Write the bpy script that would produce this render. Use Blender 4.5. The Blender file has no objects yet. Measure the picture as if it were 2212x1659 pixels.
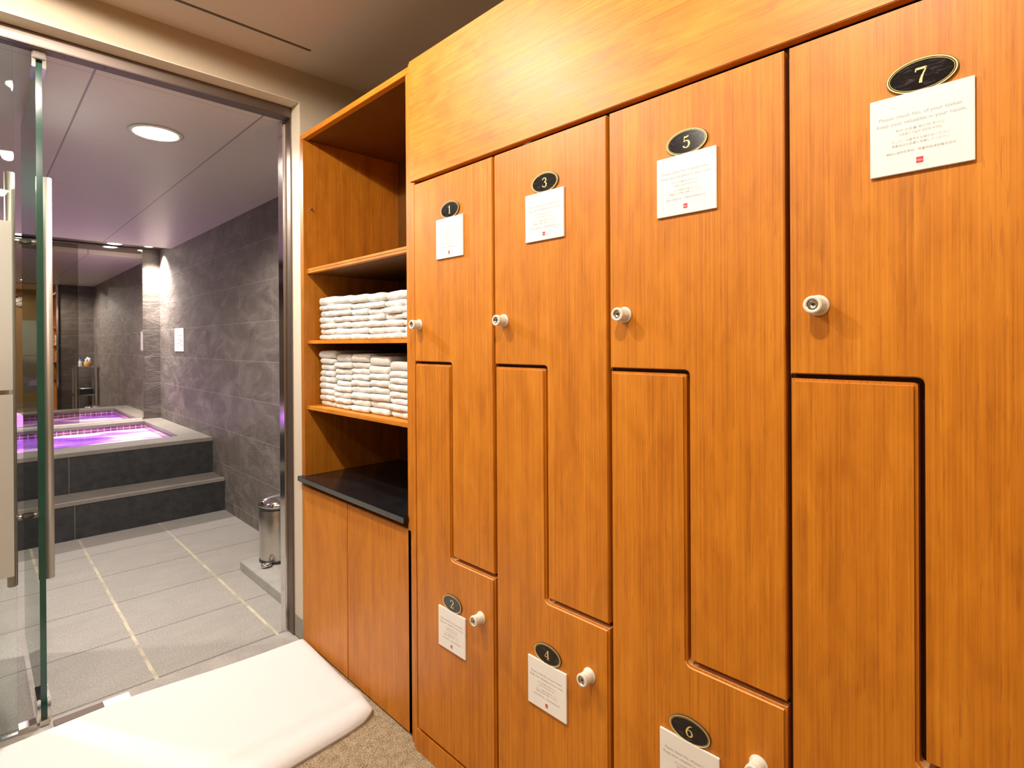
import bpy, bmesh, math, random
from mathutils import Vector, Matrix
random.seed(7)
SC = bpy.context.scene
COL = SC.collection
PI = math.pi

# ------------------------------------------------------------------ measured layout (metres)
CAMH = 1.2
XL = 0.9319            # locker front plane
Y0, LW = 1.359, 0.3464  # first locker joint, locker width
ZT, ZU, ZLO, ZP = 1.6786, 1.1449, 0.6117, 0.0667
ZTOP = 2.0358
YD = 2.190             # front face of the door wall
XC = 0.9547            # shelf cabinet front plane
DH = 2.182             # door opening head
XW = 1.4035            # bath right wall
ZC = 2.3083            # locker room ceiling
BF = -0.08             # bath floor
YS, ZS = 4.6165, 0.1704
YT, ZTUB = 4.9052, 0.4525
YB = 6.6294
ZBC = 2.1435
YBACK = -1.1
XLEFT = -1.5

# ------------------------------------------------------------------ node helpers
def new_mat(name):
    m = bpy.data.materials.new(name); m.use_nodes = True
    nt = m.node_tree; nt.nodes.clear()
    out = nt.nodes.new('ShaderNodeOutputMaterial')
    return m, nt, out
class N:
    def __init__(s, nt): s.nt = nt
    def node(s, t, **kw):
        n = s.nt.nodes.new(t)
        for k, v in kw.items(): setattr(n, k, v)
        return n
    def link(s, a, b): s.nt.links.new(a, b)
    def val(s, inp, v):
        if hasattr(v, 'is_linked') or isinstance(v, bpy.types.NodeSocket): s.link(v, inp)
        else: inp.default_value = v
    def math(s, op, a, b=None, c=None, clamp=False):
        n = s.node('ShaderNodeMath', operation=op, use_clamp=clamp)
        s.val(n.inputs[0], a)
        if b is not None: s.val(n.inputs[1], b)
        if c is not None: s.val(n.inputs[2], c)
        return n.outputs[0]
    def mix(s, f, a, b, mode='MIX'):
        n = s.node('ShaderNodeMix', data_type='RGBA', blend_type=mode)
        s.val(n.inputs[0], f); s.val(n.inputs[6], a); s.val(n.inputs[7], b)
        return n.outputs[2]
    def pos(s):
        return s.node('ShaderNodeNewGeometry').outputs['Position']
    def sep(s, v):
        n = s.node('ShaderNodeSeparateXYZ'); s.link(v, n.inputs[0]); return n.outputs
    def comb(s, x, y, z):
        n = s.node('ShaderNodeCombineXYZ')
        for i, v in enumerate((x, y, z)): s.val(n.inputs[i], v)
        return n.outputs[0]
    def noise(s, vec, scale=(1, 1, 1), detail=4, rough=.55, dist=0, loc=(0, 0, 0)):
        mp = s.node('ShaderNodeMapping'); mp.inputs['Scale'].default_value = scale; mp.inputs['Location'].default_value = loc
        s.link(vec, mp.inputs[0])
        n = s.node('ShaderNodeTexNoise'); n.inputs['Scale'].default_value = 1
        n.inputs['Detail'].default_value = detail; n.inputs['Roughness'].default_value = rough
        n.inputs['Distortion'].default_value = dist
        s.link(mp.outputs[0], n.inputs['Vector'])
        return n.outputs[0]
    def ramp(s, f, stops, interp='LINEAR'):
        n = s.node('ShaderNodeValToRGB'); cr = n.color_ramp; cr.interpolation = interp
        while len(cr.elements) < len(stops): cr.elements.new(.5)
        for e, (p, c) in zip(cr.elements, stops):
            e.position = p; e.color = (*c, 1) if len(c) == 3 else c
        s.link(f, n.inputs[0]); return n.outputs[0]
    def bump(s, h, strength=.2, dist=.01):
        n = s.node('ShaderNodeBump'); n.inputs['Strength'].default_value = strength; n.inputs['Distance'].default_value = dist
        s.link(h, n.inputs['Height']); return n.outputs[0]
def rgb(r, g, b): return (r, g, b, 1)
def principled(name, color, rough=.5, metal=0., spec=.5, build=None, emit=None, estr=0., coat=0.):
    m, nt, out = new_mat(name); g = N(nt)
    b = g.node('ShaderNodeBsdfPrincipled')
    b.inputs['Base Color'].default_value = rgb(*color)
    b.inputs['Roughness'].default_value = rough
    b.inputs['Metallic'].default_value = metal
    b.inputs['Specular IOR Level'].default_value = spec
    b.inputs['Coat Weight'].default_value = coat
    if emit: b.inputs['Emission Color'].default_value = rgb(*emit); b.inputs['Emission Strength'].default_value = estr
    if build: build(g, b)
    g.link(b.outputs[0], out.inputs[0])
    return m
def varied(name, color, rough=.5, amt=.06, scale=40, bump=0., metal=0., spec=.5):
    def bld(g, b):
        n = g.noise(g.pos(), (scale,)*3, 3)
        c = g.mix(n, rgb(*[x*(1-amt) for x in color]), rgb(*[min(1, x*(1+amt)) for x in color]))
        g.link(c, b.inputs['Base Color'])
        if bump: g.link(g.bump(n, bump, .004), b.inputs['Normal'])
    return principled(name, color, rough, metal, spec, bld)

# ------------------------------------------------------------------ materials
def wood(name, grain='z', dark=1., rough=.46):
    def bld(g, b):
        oi = g.node('ShaderNodeObjectInfo')
        off = g.math('MULTIPLY', oi.outputs['Random'], 17.)
        va = g.node('ShaderNodeVectorMath', operation='ADD'); g.link(g.pos(), va.inputs[0]); g.link(g.comb(off, off, off), va.inputs[1])
        v = va.outputs[0]
        if grain == 'z': s = lambda a, l: (a, a, l)
        else: s = lambda a, l: (a, l, a)
        fine = g.noise(v, s(250, 2.4), 5, .72)
        band = g.noise(v, s(16, 1.1), 3, .5, .4)
        blot = g.noise(v, s(26, 9), 3, .55, .6)
        pore = g.noise(v, s(330, 13), 2, .5)
        a = g.math('ADD', g.math('MULTIPLY', fine, .50), g.math('MULTIPLY', band, .20 if grain == 'z' else .12))
        a = g.math('ADD', a, g.math('MULTIPLY', blot, .25 if grain == 'z' else .38))
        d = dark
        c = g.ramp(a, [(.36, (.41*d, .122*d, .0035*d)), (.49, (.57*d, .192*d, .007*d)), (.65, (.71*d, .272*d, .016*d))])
        pm = g.math('MULTIPLY', g.math('GREATER_THAN', pore, .66), .30)
        c = g.mix(pm, c, rgb(.25*d, .06*d, .004*d))
        g.link(c, b.inputs['Base Color'])
        g.link(g.bump(fine, .04, .002), b.inputs['Normal'])
        g.link(g.math('ADD', g.math('MULTIPLY', blot, .12), rough-.06), b.inputs['Roughness'])
    return principled(name, (.6, .22, .03), rough, 0, .5, bld)
WOOD = wood('cherry_veneer')
WOODH = wood('cherry_veneer_horizontal', 'y')
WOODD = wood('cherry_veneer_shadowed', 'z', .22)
WOODI = wood('cherry_veneer_inner_shaded', 'z', .66)  # same veneer darkened, cabinet's inner shade painted into the colour
WOODE = varied('lit_wood_top_edge', (.86, .46, .19), .45, .08, 60)  # paler wood paints the overhead light caught on upward-facing door edges
DARKGAP = varied('dark_gap', (.05, .016, .005), .6)

def wallpaper(name, col):
    def bld(g, b):
        p = g.pos()
        w1 = g.noise(p, (300, 300, 25), 2); w2 = g.noise(p, (25, 25, 300), 2)
        n = g.math('MULTIPLY', g.math('ADD', w1, w2), .5)
        g.link(g.mix(n, rgb(*[c*.86 for c in col]), rgb(*[min(1, c*1.1) for c in col])), b.inputs['Base Color'])
        g.link(g.bump(n, .15, .002), b.inputs['Normal'])
    return principled(name, col, .75, 0, .3, bld)
WALLP = wallpaper('beige_wallpaper', (.47, .39, .285))
WALLBACK = wallpaper('tan_wallpaper', (.36, .25, .12))
CEIL = varied('ceiling_paint', (.62, .53, .44), .7, .03, 60)
def carpet_b(g, b):
    p = g.pos()
    n = g.noise(p, (260, 260, 260), 3, .7); n2 = g.noise(p, (45, 45, 45), 2)
    c = g.ramp(g.math('ADD', g.math('MULTIPLY', n, .8), g.math('MULTIPLY', n2, .2)),
               [(.36, (.15, .10, .055)), (.5, (.42, .325, .21)), (.64, (.76, .63, .45))])
    g.link(c, b.inputs['Base Color']); g.link(g.bump(n, .8, .01), b.inputs['Normal'])
CARPET = principled('brown_loop_carpet', (.4, .3, .2), .95, 0, .1, carpet_b)

def line_mask(g, coord, start, period, half):
    # 1 on a thin line every period
    t = g.math('SUBTRACT', coord, start - period/2)
    t = g.math('FLOORED_MODULO', t, period)
    t = g.math('ABSOLUTE', g.math('SUBTRACT', t, period/2))
    return g.math('LESS_THAN', t, half)
def bathfloor_b(g, b):
    p = g.pos(); x, y, z = g.sep(p)
    wob = g.math('MULTIPLY', g.math('SUBTRACT', g.noise(p, (18, 18, 18), 2), .5), .008)
    lx = line_mask(g, g.math('ADD', x, wob), .503, .459, .0065)
    ly = line_mask(g, g.math('ADD', y, wob), 2.475, .4315, .0034)
    n = g.noise(p, (150, 150, 150), 3, .7); n2 = g.noise(p, (5, 11, 5), 5, .65, .6)
    a = g.math('ADD', g.math('MULTIPLY', n, .8), g.math('MULTIPLY', n2, .2))
    c = g.ramp(a, [(.3, (.19, .172, .155)), (.5, (.29, .266, .24)), (.7, (.40, .37, .335))])
    gy = g.noise(p, (9, 9, 9), 3)
    c = g.mix(g.math('MULTIPLY', ly, .92), c, rgb(.10, .085, .07))
    c = g.mix(lx, c, g.ramp(gy, [(.30, (.30, .265, .21)), (.6, (.52, .46, .33))]))
    g.link(c, b.inputs['Base Color'])
    h = g.math('SUBTRACT', g.math('MULTIPLY', a, .4), g.math('MAXIMUM', lx, ly))
    g.link(g.bump(h, .35, .004), b.inputs['Normal'])
BATHFLOOR = principled('grey_floor_tile', (.3, .28, .26), .55, 0, .4, bathfloor_b)
def slate(name, d=1., axis='y'):
    def bld(g, b):
        p = g.pos(); x, y, z = g.sep(p)
        u = y if axis == 'y' else x
        row = g.math('FLOOR', g.math('DIVIDE', z, .2715))
        sh = g.math('MULTIPLY', g.math('FLOORED_MODULO', row, 2.), .31)
        lz = line_mask(g, z, .2715, .2715, .0022)
        lu = line_mask(g, g.math('ADD', u, sh), .24, .62, .0018)
        j = g.math('MAXIMUM', lz, lu)
        n1 = g.noise(p, (3.2, 3.2, 7), 6, .62, 1.1); n2 = g.noise(p, (60, 60, 60), 3, .7)
        a = g.math('ADD', g.math('MULTIPLY', n1, .75), g.math('MULTIPLY', n2, .25))
        c = g.ramp(a, [(.30, (.074*d, .060*d, .052*d)), (.5, (.138*d, .115*d, .101*d)), (.68, (.225*d, .19*d, .168*d))])
        c = g.mix(g.math('MULTIPLY', j, .65), c, rgb(.30*d, .27*d, .25*d))
        g.link(c, b.inputs['Base Color'])
        g.link(g.bump(a, .55, .02), b.inputs['Normal'])
    return principled(name, (.12, .11, .1), .5, 0, .45, bld)
SLATE = slate('slate_wall_tile'); SLATEX = slate('slate_wall_tile_across', .8, 'x')
def bathceil_b(g, b):
    p = g.pos(); x, y, z = g.sep(p)
    lx = line_mask(g, x, .310, .556, .0035)
    ly = line_mask(g, y, 4.125, 1.75, .002)
    n = g.noise(p, (4, 40, 4), 3)
    c = g.mix(n, rgb(.58, .515, .48), rgb(.64, .57, .535))
    c = g.mix(g.math('MULTIPLY', lx, .75), c, rgb(.12, .10, .09))
    c = g.mix(g.math('MULTIPLY', ly, .5), c, rgb(.15, .12, .12))
    g.link(c, b.inputs['Base Color'])
BATHCEIL = principled('grey_ceiling_panel', (.43, .39, .36), .38, 0, .5, bathceil_b)
def stone(name, col, rough=.5, amt=.25):
    def bld(g, b):
        p = g.pos()
        n = g.noise(p, (120, 120, 120), 3, .7); n2 = g.noise(p, (6, 6, 6), 4, .6, .8)
        a = g.math('ADD', g.math('MULTIPLY', n, .45), g.math('MULTIPLY', n2, .55))
        g.link(g.ramp(a, [(.3, tuple(c*(1-amt) for c in col)), (.7, tuple(c*(1+amt) for c in col))]), b.inputs['Base Color'])
        g.link(g.bump(a, .2, .005), b.inputs['Normal'])
    return principled(name, col, rough, 0, .45, bld)
RIM = stone('tub_rim_stone', (.19, .167, .145), .42)
PLAT = stone('platform_stone', (.33, .31, .285), .5)
def riser_b(g, b):
    p = g.pos(); x, y, z = g.sep(p)
    lx = line_mask(g, x, .485, .92, .002)
    n = g.noise(p, (20, 20, 20), 4, .65)
    c = g.ramp(n, [(.3, (.014, .0145, .016)), (.7, (.034, .035, .038))])
    g.link(g.mix(g.math('MULTIPLY', lx, .6), c, rgb(.2, .18, .16)), b.inputs['Base Color'])
RISER = principled('black_riser_tile', (.03, .03, .03), .42, 0, .5, riser_b)
def mosaic_b(g, b):
    p = g.pos(); x, y, z = g.sep(p)
    m = g.math('MAXIMUM', line_mask(g, x, 0., .05, .0035), line_mask(g, y, 0., .05, .0035))
    m = g.math('MAXIMUM', m, line_mask(g, z, .005, .05, .0035))
    n = g.noise(p, (22, 22, 22), 1)
    c = g.ramp(n, [(.35, (.12, .025, .09)), (.65, (.26, .07, .17))])
    c = g.mix(m, c, rgb(.45, .30, .40)); g.link(c, b.inputs['Base Color'])
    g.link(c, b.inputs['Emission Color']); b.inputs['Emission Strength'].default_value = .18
MOSAIC = principled('purple_mosaic', (.25, .08, .2), .25, 0, .5, mosaic_b)
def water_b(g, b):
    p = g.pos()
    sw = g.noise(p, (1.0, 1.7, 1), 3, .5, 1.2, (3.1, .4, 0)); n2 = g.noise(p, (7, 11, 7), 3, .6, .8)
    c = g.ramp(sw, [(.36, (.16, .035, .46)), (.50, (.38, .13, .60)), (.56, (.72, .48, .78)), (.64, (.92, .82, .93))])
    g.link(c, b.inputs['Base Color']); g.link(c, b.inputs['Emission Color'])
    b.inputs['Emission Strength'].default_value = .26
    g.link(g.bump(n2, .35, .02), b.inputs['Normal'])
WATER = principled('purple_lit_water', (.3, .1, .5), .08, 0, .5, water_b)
WHITE_CLOTH = None
def terry(name, col):
    def bld(g, b):
        p = g.pos(); n = g.noise(p, (420, 420, 420), 2, .7); n2 = g.noise(p, (30, 30, 30), 2)
        g.link(g.mix(n, rgb(*[c*.9 for c in col]), rgb(*col)), b.inputs['Base Color'])
        g.link(g.bump(g.math('ADD', n, n2), .35, .004), b.inputs['Normal'])
    m = principled(name, col, .95, 0, .1, bld)
    return m
TERRY = terry('white_terry', (.84, .825, .80))
MATM = terry('white_mat_cloth', (.72, .725, .73))
GRANITE = stone('black_granite', (.010, .010, .011), .12, .5)
GRANEDGE = stone('black_granite_edge', (.09, .09, .088), .3, .2)
STEEL = varied('brushed_steel', (.56, .52, .47), .28, .08, 60, metal=1.)
SATIN = varied('satin_steel', (.60, .54, .47), .48, .06, 90, metal=1.)
CHROME = varied('chrome', (.78, .76, .74), .10, .03, 30, metal=1.)
ALU = varied('mauve_aluminium', (.22, .175, .15), .5, .05, 50, metal=1.)
BLACKP = varied('black_plastic', (.015, .015, .016), .4)
GREYBASE = varied('grey_skirting', (.30, .28, .24), .5)
JAMBP = varied('jamb_paint', (.66, .57, .45), .5, .03, 60)
WHITEP = varied('white_acrylic', (.86, .85, .82), .3, .01, 30)
INK = varied('grey_ink', (.40, .39, .38), .6, .05)
INK2 = varied('light_grey_ink', (.48, .47, .46), .6, .05)
RED = varied('red_logo_ink', (.62, .03, .05), .5)
KNOBW = varied('ivory_plastic', (.74, .70, .60), .4, .04, 50)
def plate_b(g, b):
    p = g.pos(); n = g.noise(p, (30, 60, 200), 4, .6, .8)
    g.link(g.ramp(n, [(.52, (.008, .006, .007)), (.72, (.05, .045, .05))]), b.inputs['Base Color'])
PLATEB = principled('black_enamel', (.01, .01, .01), .16, 0, .5, plate_b)
GOLD = varied('pale_gold_paint', (.80, .62, .26), .35, .06, 60)
GOLD.node_tree.nodes['Principled BSDF'].inputs['Metallic'].default_value = .25
BROWN = varied('dark_bronze_edge', (.07, .04, .015), .4)
def glass(name, tint, refl=1.):
    m, nt, out = new_mat(name); g = N(nt)
    tr = g.node('ShaderNodeBsdfTransparent'); tr.inputs[0].default_value = rgb(*tint)
    gl = g.node('ShaderNodeBsdfGlossy'); gl.inputs['Roughness'].default_value = .0; gl.inputs[0].default_value = rgb(.95, 1, .97)
    fr = g.node('ShaderNodeFresnel'); fr.inputs[0].default_value = 1.5
    nz = g.noise(g.pos(), (2, 2, 2), 1)
    f = g.math('MULTIPLY', fr.outputs[0], g.math('ADD', g.math('MULTIPLY', nz, .02), refl))
    mx = g.node('ShaderNodeMixShader'); g.link(f, mx.inputs[0]); g.link(tr.outputs[0], mx.inputs[1]); g.link(gl.outputs[0], mx.inputs[2])
    g.link(mx.outputs[0], out.inputs[0]); return m
GLASS = glass('clear_glass', (.96, .985, .97))
GEDGE = varied('green_glass_edge', (.010, .055, .038), .12, .4, 6)
def film():
    m, nt, out = new_mat('frosted_film'); g = N(nt)
    d = g.node('ShaderNodeBsdfDiffuse'); tl = g.node('ShaderNodeBsdfTranslucent'); tp = g.node('ShaderNodeBsdfTransparent')
    n = g.noise(g.pos(), (300, 300, 300), 2)
    c = g.mix(n, rgb(.64, .63, .58), rgb(.69, .68, .63))
    g.link(c, d.inputs[0]); g.link(c, tl.inputs[0])
    m1 = g.node('ShaderNodeMixShader'); m1.inputs[0].default_value = .5; g.link(d.outputs[0], m1.inputs[1]); g.link(tl.outputs[0], m1.inputs[2])
    m2 = g.node('ShaderNodeMixShader'); m2.inputs[0].default_value = .06; g.link(m1.outputs[0], m2.inputs[1]); g.link(tp.outputs[0], m2.inputs[2])
    g.link(m2.outputs[0], out.inputs[0]); return m
FILM = film()
def mirror(name, col):
    def bld(g, b):
        n = g.noise(g.pos(), (3, 3, 3), 2)
        g.link(g.mix(n, rgb(*[c*.97 for c in col]), rgb(*col)), b.inputs['Base Color'])
    return principled(name, col, .015, 1., .5, bld)
MIRROR = mirror('mirror_silver', (.80, .77, .75)); MIRRORD = mirror('mirror_tinted', (.44, .40, .36))
def emit(name, col, s):
    m, nt, out = new_mat(name); g = N(nt)
    e = g.node('ShaderNodeEmission'); e.inputs[0].default_value = rgb(*col)
    n = g.noise(g.pos(), (60, 60, 60), 1)
    g.link(g.math('ADD', g.math('MULTIPLY', n, s*.1), s*.95), e.inputs[1])
    g.link(e.outputs[0], out.inputs[0]); return m
LAMPW = emit('warm_lamp_lens', (1, .86, .68), 26); LAMPB = emit('bath_lamp_lens', (1, .91, .80), 26)
WOODCUP = varied('light_wood', (.45, .24, .07), .5, .15, 40)
BLUE = varied('blue_plastic', (.03, .07, .35), .3)
BLACKBOX = varied('black_box_card', (.012, .01, .01), .5)

# ------------------------------------------------------------------ mesh builder
class MB:
    def __init__(s): s.v = []; s.f = []; s.m = []; s.sm = []; s.mats = []
    def mi(s, mat):
        if mat not in s.mats: s.mats.append(mat)
        return s.mats.index(mat)
    def add(s, verts, faces, mat, smooth=False):
        o = len(s.v); i = s.mi(mat)
        s.v += [tuple(v) for v in verts]
        for f in faces: s.f.append([o+k for k in f]); s.m.append(i); s.sm.append(smooth)
        return s
    def bm(s, b, mat, smooth=False, xf=None):
        b.verts.index_update()
        s.add([(xf(v.co) if xf else v.co) for v in b.verts], [[v.index for v in f.verts] for f in b.faces], mat, smooth)
        b.free(); return s
    def box(s, x0, x1, y0, y1, z0, z1, mat, bev=0., seg=2):
        b = bmesh.new()
        x0, x1 = min(x0, x1), max(x0, x1); y0, y1 = min(y0, y1), max(y0, y1); z0, z1 = min(z0, z1), max(z0, z1)
        vs = [b.verts.new(c) for c in ((x0, y0, z0), (x1, y0, z0), (x1, y1, z0), (x0, y1, z0), (x0, y0, z1), (x1, y0, z1), (x1, y1, z1), (x0, y1, z1))]
        for f in ((3, 2, 1, 0), (4, 5, 6, 7), (0, 1, 5, 4), (1, 2, 6, 5), (2, 3, 7, 6), (3, 0, 4, 7)): b.faces.new([vs[k] for k in f])
        if bev: bmesh.ops.bevel(b, geom=b.edges[:], offset=bev, segments=seg, affect='EDGES', clamp_overlap=True)
        return s.bm(b, mat)
    def prism_x(s, poly, x0, x1, mat, bev=0.):
        # poly in (y, z), extruded along x
        b = bmesh.new()
        a = [b.verts.new((x0, y, z)) for y, z in poly]; c = [b.verts.new((x1, y, z)) for y, z in poly]
        n = len(poly)
        front = b.faces.new(a); b.faces.new(c[::-1])
        for i in range(n): b.faces.new((a[i], a[(i+1) % n], c[(i+1) % n], c[i]))
        bmesh.ops.recalc_face_normals(b, faces=b.faces[:])
        if bev:
            bmesh.ops.bevel(b, geom=list(front.edges), offset=bev, segments=2, affect='EDGES', clamp_overlap=True)
        return s.bm(b, mat)
    def lathe(s, prof, c, axis='z', seg=32, mat=None, mats=None, smooth=True, ell=(1, 1), closed=True):
        # prof: list of (radius, height along axis)
        o = len(s.v); n = len(prof)
        def pt(r, h, a):
            u, w = r*math.cos(a)*ell[0], r*math.sin(a)*ell[1]
            if axis == 'z': return (c[0]+u, c[1]+w, c[2]+h)
            if axis == '-x': return (c[0]-h, c[1]-u, c[2]+w)
            if axis == 'x': return (c[0]+h, c[1]+u, c[2]+w)
            if axis == 'y': return (c[0]-u, c[1]+h, c[2]+w)
        for r, h in prof:
            for k in range(seg): s.v.append(pt(r, h, 2*PI*k/seg))
        for i in range(n-1):
            mt = mats[i] if mats else mat
            for k in range(seg):
                k2 = (k+1) % seg
                s.f.append([o+i*seg+k, o+i*seg+k2, o+(i+1)*seg+k2, o+(i+1)*seg+k]); s.m.append(s.mi(mt)); s.sm.append(smooth)
        if closed:
            s.f.append([o+k for k in range(seg)][::-1]); s.m.append(s.mi(mats[0] if mats else mat)); s.sm.append(False)
            s.f.append([o+(n-1)*seg+k for k in range(seg)]); s.m.append(s.mi(mats[-1] if mats else mat)); s.sm.append(False)
        return s
    def tube(s, pts, r, mat, seg=14):
        P = [Vector(p) for p in pts]; o = len(s.v)
        prev = None
        for i, p in enumerate(P):
            d = (P[min(i+1, len(P)-1)]-P[max(i-1, 0)]).normalized()
            ref = Vector((0, 0, 1)) if abs(d.z) < .9 else Vector((1, 0, 0))
            if prev is None: a = d.cross(ref).normalized()
            else: a = (prev - d*prev.dot(d)).normalized()
            prev = a; bb = d.cross(a)
            for k in range(seg):
                t = 2*PI*k/seg; s.v.append(tuple(p + a*math.cos(t)*r + bb*math.sin(t)*r))
        for i in range(len(P)-1):
            for k in range(seg):
                k2 = (k+1) % seg
                s.f.append([o+i*seg+k, o+i*seg+k2, o+(i+1)*seg+k2, o+(i+1)*seg+k]); s.m.append(s.mi(mat)); s.sm.append(True)
        s.f.append([o+k for k in range(seg)][::-1]); s.m.append(s.mi(mat)); s.sm.append(False)
        s.f.append([o+(len(P)-1)*seg+k for k in range(seg)]); s.m.append(s.mi(mat)); s.sm.append(False)
        return s
    def mesh(s, name, base=(0, 0, 0)):
        me = bpy.data.meshes.new(name)
        me.from_pydata([(v[0]-base[0], v[1]-base[1], v[2]-base[2]) for v in s.v], [], s.f)
        for m in s.mats: me.materials.append(m)
        me.polygons.foreach_set('material_index', s.m); me.polygons.foreach_set('use_smooth', s.sm)
        me.update()
        b = bmesh.new(); b.from_mesh(me); bmesh.ops.recalc_face_normals(b, faces=b.faces[:]); b.to_mesh(me); b.free()
        return me
    def top(s, name, label=None, cat=None, group=None, kind=None, base=None):
        if base is None:
            xs, ys, zs = zip(*s.v); base = ((min(xs)+max(xs))/2, (min(ys)+max(ys))/2, min(zs))
        o = bpy.data.objects.new(name, s.mesh(name, base)); COL.objects.link(o); o.location = base
        tag(o, label, cat, group, kind); return o
    def part(s, name, parent, label=None, kind=None):
        base = world_base(parent)
        o = bpy.data.objects.new(name, s.mesh(name, base)); COL.objects.link(o); o.parent = parent
        if label: o['label'] = label
        if kind: o['kind'] = kind
        return o
def world_base(o):
    b = Vector((0, 0, 0))
    while o is not None: b += o.location; o = o.parent
    return tuple(b)
def tag(o, label=None, cat=None, group=None, kind=None):
    if label: o['label'] = label
    if cat: o['category'] = cat
    if group: o['group'] = group
    if kind: o['kind'] = kind
def thing(name, loc, label=None, cat=None, group=None, kind=None):
    o = bpy.data.objects.new(name, None); o.empty_display_size = .05
    COL.objects.link(o); o.location = loc; tag(o, label, cat, group, kind); return o
def struct(name, mb): return mb.top(name, kind='structure', base=(0, 0, 0))

# ------------------------------------------------------------------ setting
struct('floor', MB().box(XLEFT, 1.42, YBACK, YD, -.05, 0, CARPET))
struct('floor.001', MB().box(XLEFT, XW, 2.322, YB, BF-.05, BF, BATHFLOOR))
struct('ceiling', MB().box(XLEFT, 1.42, YBACK, YD, ZC, ZC+.05, CEIL))
struct('ceiling.001', MB().box(XLEFT, XW, 2.322, 6.17, ZBC, ZBC+.06, BATHCEIL))
struct('ceiling.002', MB().box(XLEFT, XW, 6.17, YB, 2.19, 2.23, ALU))
struct('wall_left', MB().box(XLEFT-.06, XLEFT, YBACK, YD, -.05, ZC+.05, WALLBACK))
struct('wall_right', MB().box(1.42, 1.48, YBACK, YD, -.05, ZC+.05, WALLP))
struct('wall_right.001', MB().box(XL+.012, 1.42, YBACK, Y0-4*LW-.003, 0, ZC, WALLP))
struct('wall_back', MB().box(XLEFT-.06, 1.48, YBACK-.06, YBACK, -.05, ZC+.05, WALLBACK))
fw = MB()
fw.box(.957, 1.48, YD, 2.30, -.05, ZC+.05, WALLP)
fw.box(-.62, .957, YD, 2.30, DH, ZC+.05, WALLP)
fw.box(XLEFT-.06, -.62, YD, 2.30, -.05, ZC+.05, WALLP)
struct('wall_front', fw)
bw = MB()
bw.box(.960, XW, 2.30, 2.322, BF-.05, 2.22, SLATEX)
bw.box(-.62, .960, 2.30, 2.322, 2.182, 2.22, SLATEX)
bw.box(XLEFT, -.62, 2.30, 2.322, BF-.05, 2.22, SLATEX)
struct('wall_bath_front', bw)
struct('wall_bath_right', MB().box(XW, XW+.06, 2.30, YB+.06, BF-.05, 2.25, SLATE))
struct('wall_bath_left', MB().box(XLEFT-.06, XLEFT, 2.30, YB+.06, BF-.05, 2.25, SLATE))
struct('wall_bath_back', MB().box(XLEFT-.06, XW, YB, YB+.06, BF-.05, 2.25, SLATEX))
# jamb lining, metal jamb profiles, head track, threshold, skirting
struct('trim_1', MB().box(.9545, .957, YD, 2.268, 0, DH, JAMBP).box(-.6, .9545, YD, 2.262, DH-.003, DH, JAMBP))
t2 = MB()
t2.box(.949, .957, 2.268, 2.318, -.005, 2.175, ALU, .0015)
t2.box(.938, .960, 2.318, 2.372, BF, 2.135, CHROME, .003)
struct('trim_2', t2)
t3 = MB()
t3.box(-.6, .949, 2.262, 2.320, 2.137, 2.178, ALU, .002)
for x in (.225, .33, .62, .8): t3.lathe([(.0035, 0), (.0035, .0006)], (x, 2.29, 2.1364), 'z', 10, BLACKP)
struct('trim_3', t3)
t4 = MB()
t4.box(-.6, .957, YD, 2.322, -.06, -.006, PLAT, .001)
struct('trim_4', t4)
struct('baseboard_front', MB().box(.9528, .9545, YD+.001, 2.266, 0, .085, GREYBASE).box(-.62, -.6, 2.18, YD, 0, .085, GREYBASE))
struct('baseboard_back', MB().box(XLEFT, 1.42, YBACK, YBACK+.012, 0, .09, GREYBASE))

# threshold hardware
th = MB()
th.box(.100, .142, 2.288, 2.330, -.006, .012, STEEL, .001).box(.182, .310, 2.252, 2.292, -.006, .002, ALU, .0008)
th.box(.310, .383, 2.250, 2.292, -.006, .004, WHITEP, .0008)
th.top('threshold_plate', 'metal door threshold plate with a white end piece behind the floor towel', 'threshold')

# ------------------------------------------------------------------ glass
win = thing('window_1', (-.25, 2.296, 0), kind='structure')
w = MB(); w.box(-.60, .098, 2.290, 2.302, .002, 2.136, GLASS)
pane = w.part('pane', win)
pane.data.materials.append(GEDGE)
for p in pane.data.polygons:
    if abs(p.normal.y) < .5: p.material_index = 1
f = MB()
f.box(-.55, .0925, 2.2875, 2.2895, .492, 1.052, FILM); f.part('frosted_film', win)
f = MB(); f.box(-.55, .0925, 2.2875, 2.2895, 1.066, 1.585, FILM); f.part('frosted_film', win)

door = thing('door_1', (.161, 2.315, 0), kind='structure')
HX, HY = .161, 2.315
w = MB(); w.box(HX-.008, HX+.008, HY, 3.035, .012, 2.110, GLASS)
gp = w.part('glass_panel', door, 'clear glass with a dark green edge')
gp.data.materials.append(GEDGE)
for p in gp.data.polygons:
    if abs(p.normal.x) < .5: p.material_index = 1
for x in (.108, .2155):
    h = MB().lathe([(.013, 0), (.0155, .002), (.0155, 1.556), (.013, 1.558)], (x, 2.80, .297), 'z', 24, SATIN)
    h.part('pull_handle', door)
for z in (.552, 1.60):
    MB().lathe([(.0115, 0), (.0115, .046)], (.108, 2.80, z), 'x', 18, STEEL).lathe([(.0115, 0), (.0115, .046)], (.1695, 2.80, z), 'x', 18, STEEL).part('handle_standoff', door)
pf = MB()
for sx in (-1, 1):
    x0, x1 = sorted((HX+sx*.008, HX+sx*.017)); pf.box(x0, x1, 2.305, 2.405, .004, .075, CHROME, .002)
pf.box(HX-.012, HX+.012, 2.290, 2.32, -.004, .012, STEEL, .001)
pf.part('pivot_fitting', door)
pf = MB()
for sx in (-1, 1):
    x0, x1 = sorted((HX+sx*.008, HX+sx*.018)); pf.box(x0, x1, 2.300, 2.420, 2.085, 2.134, CHROME, .002)
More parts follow.
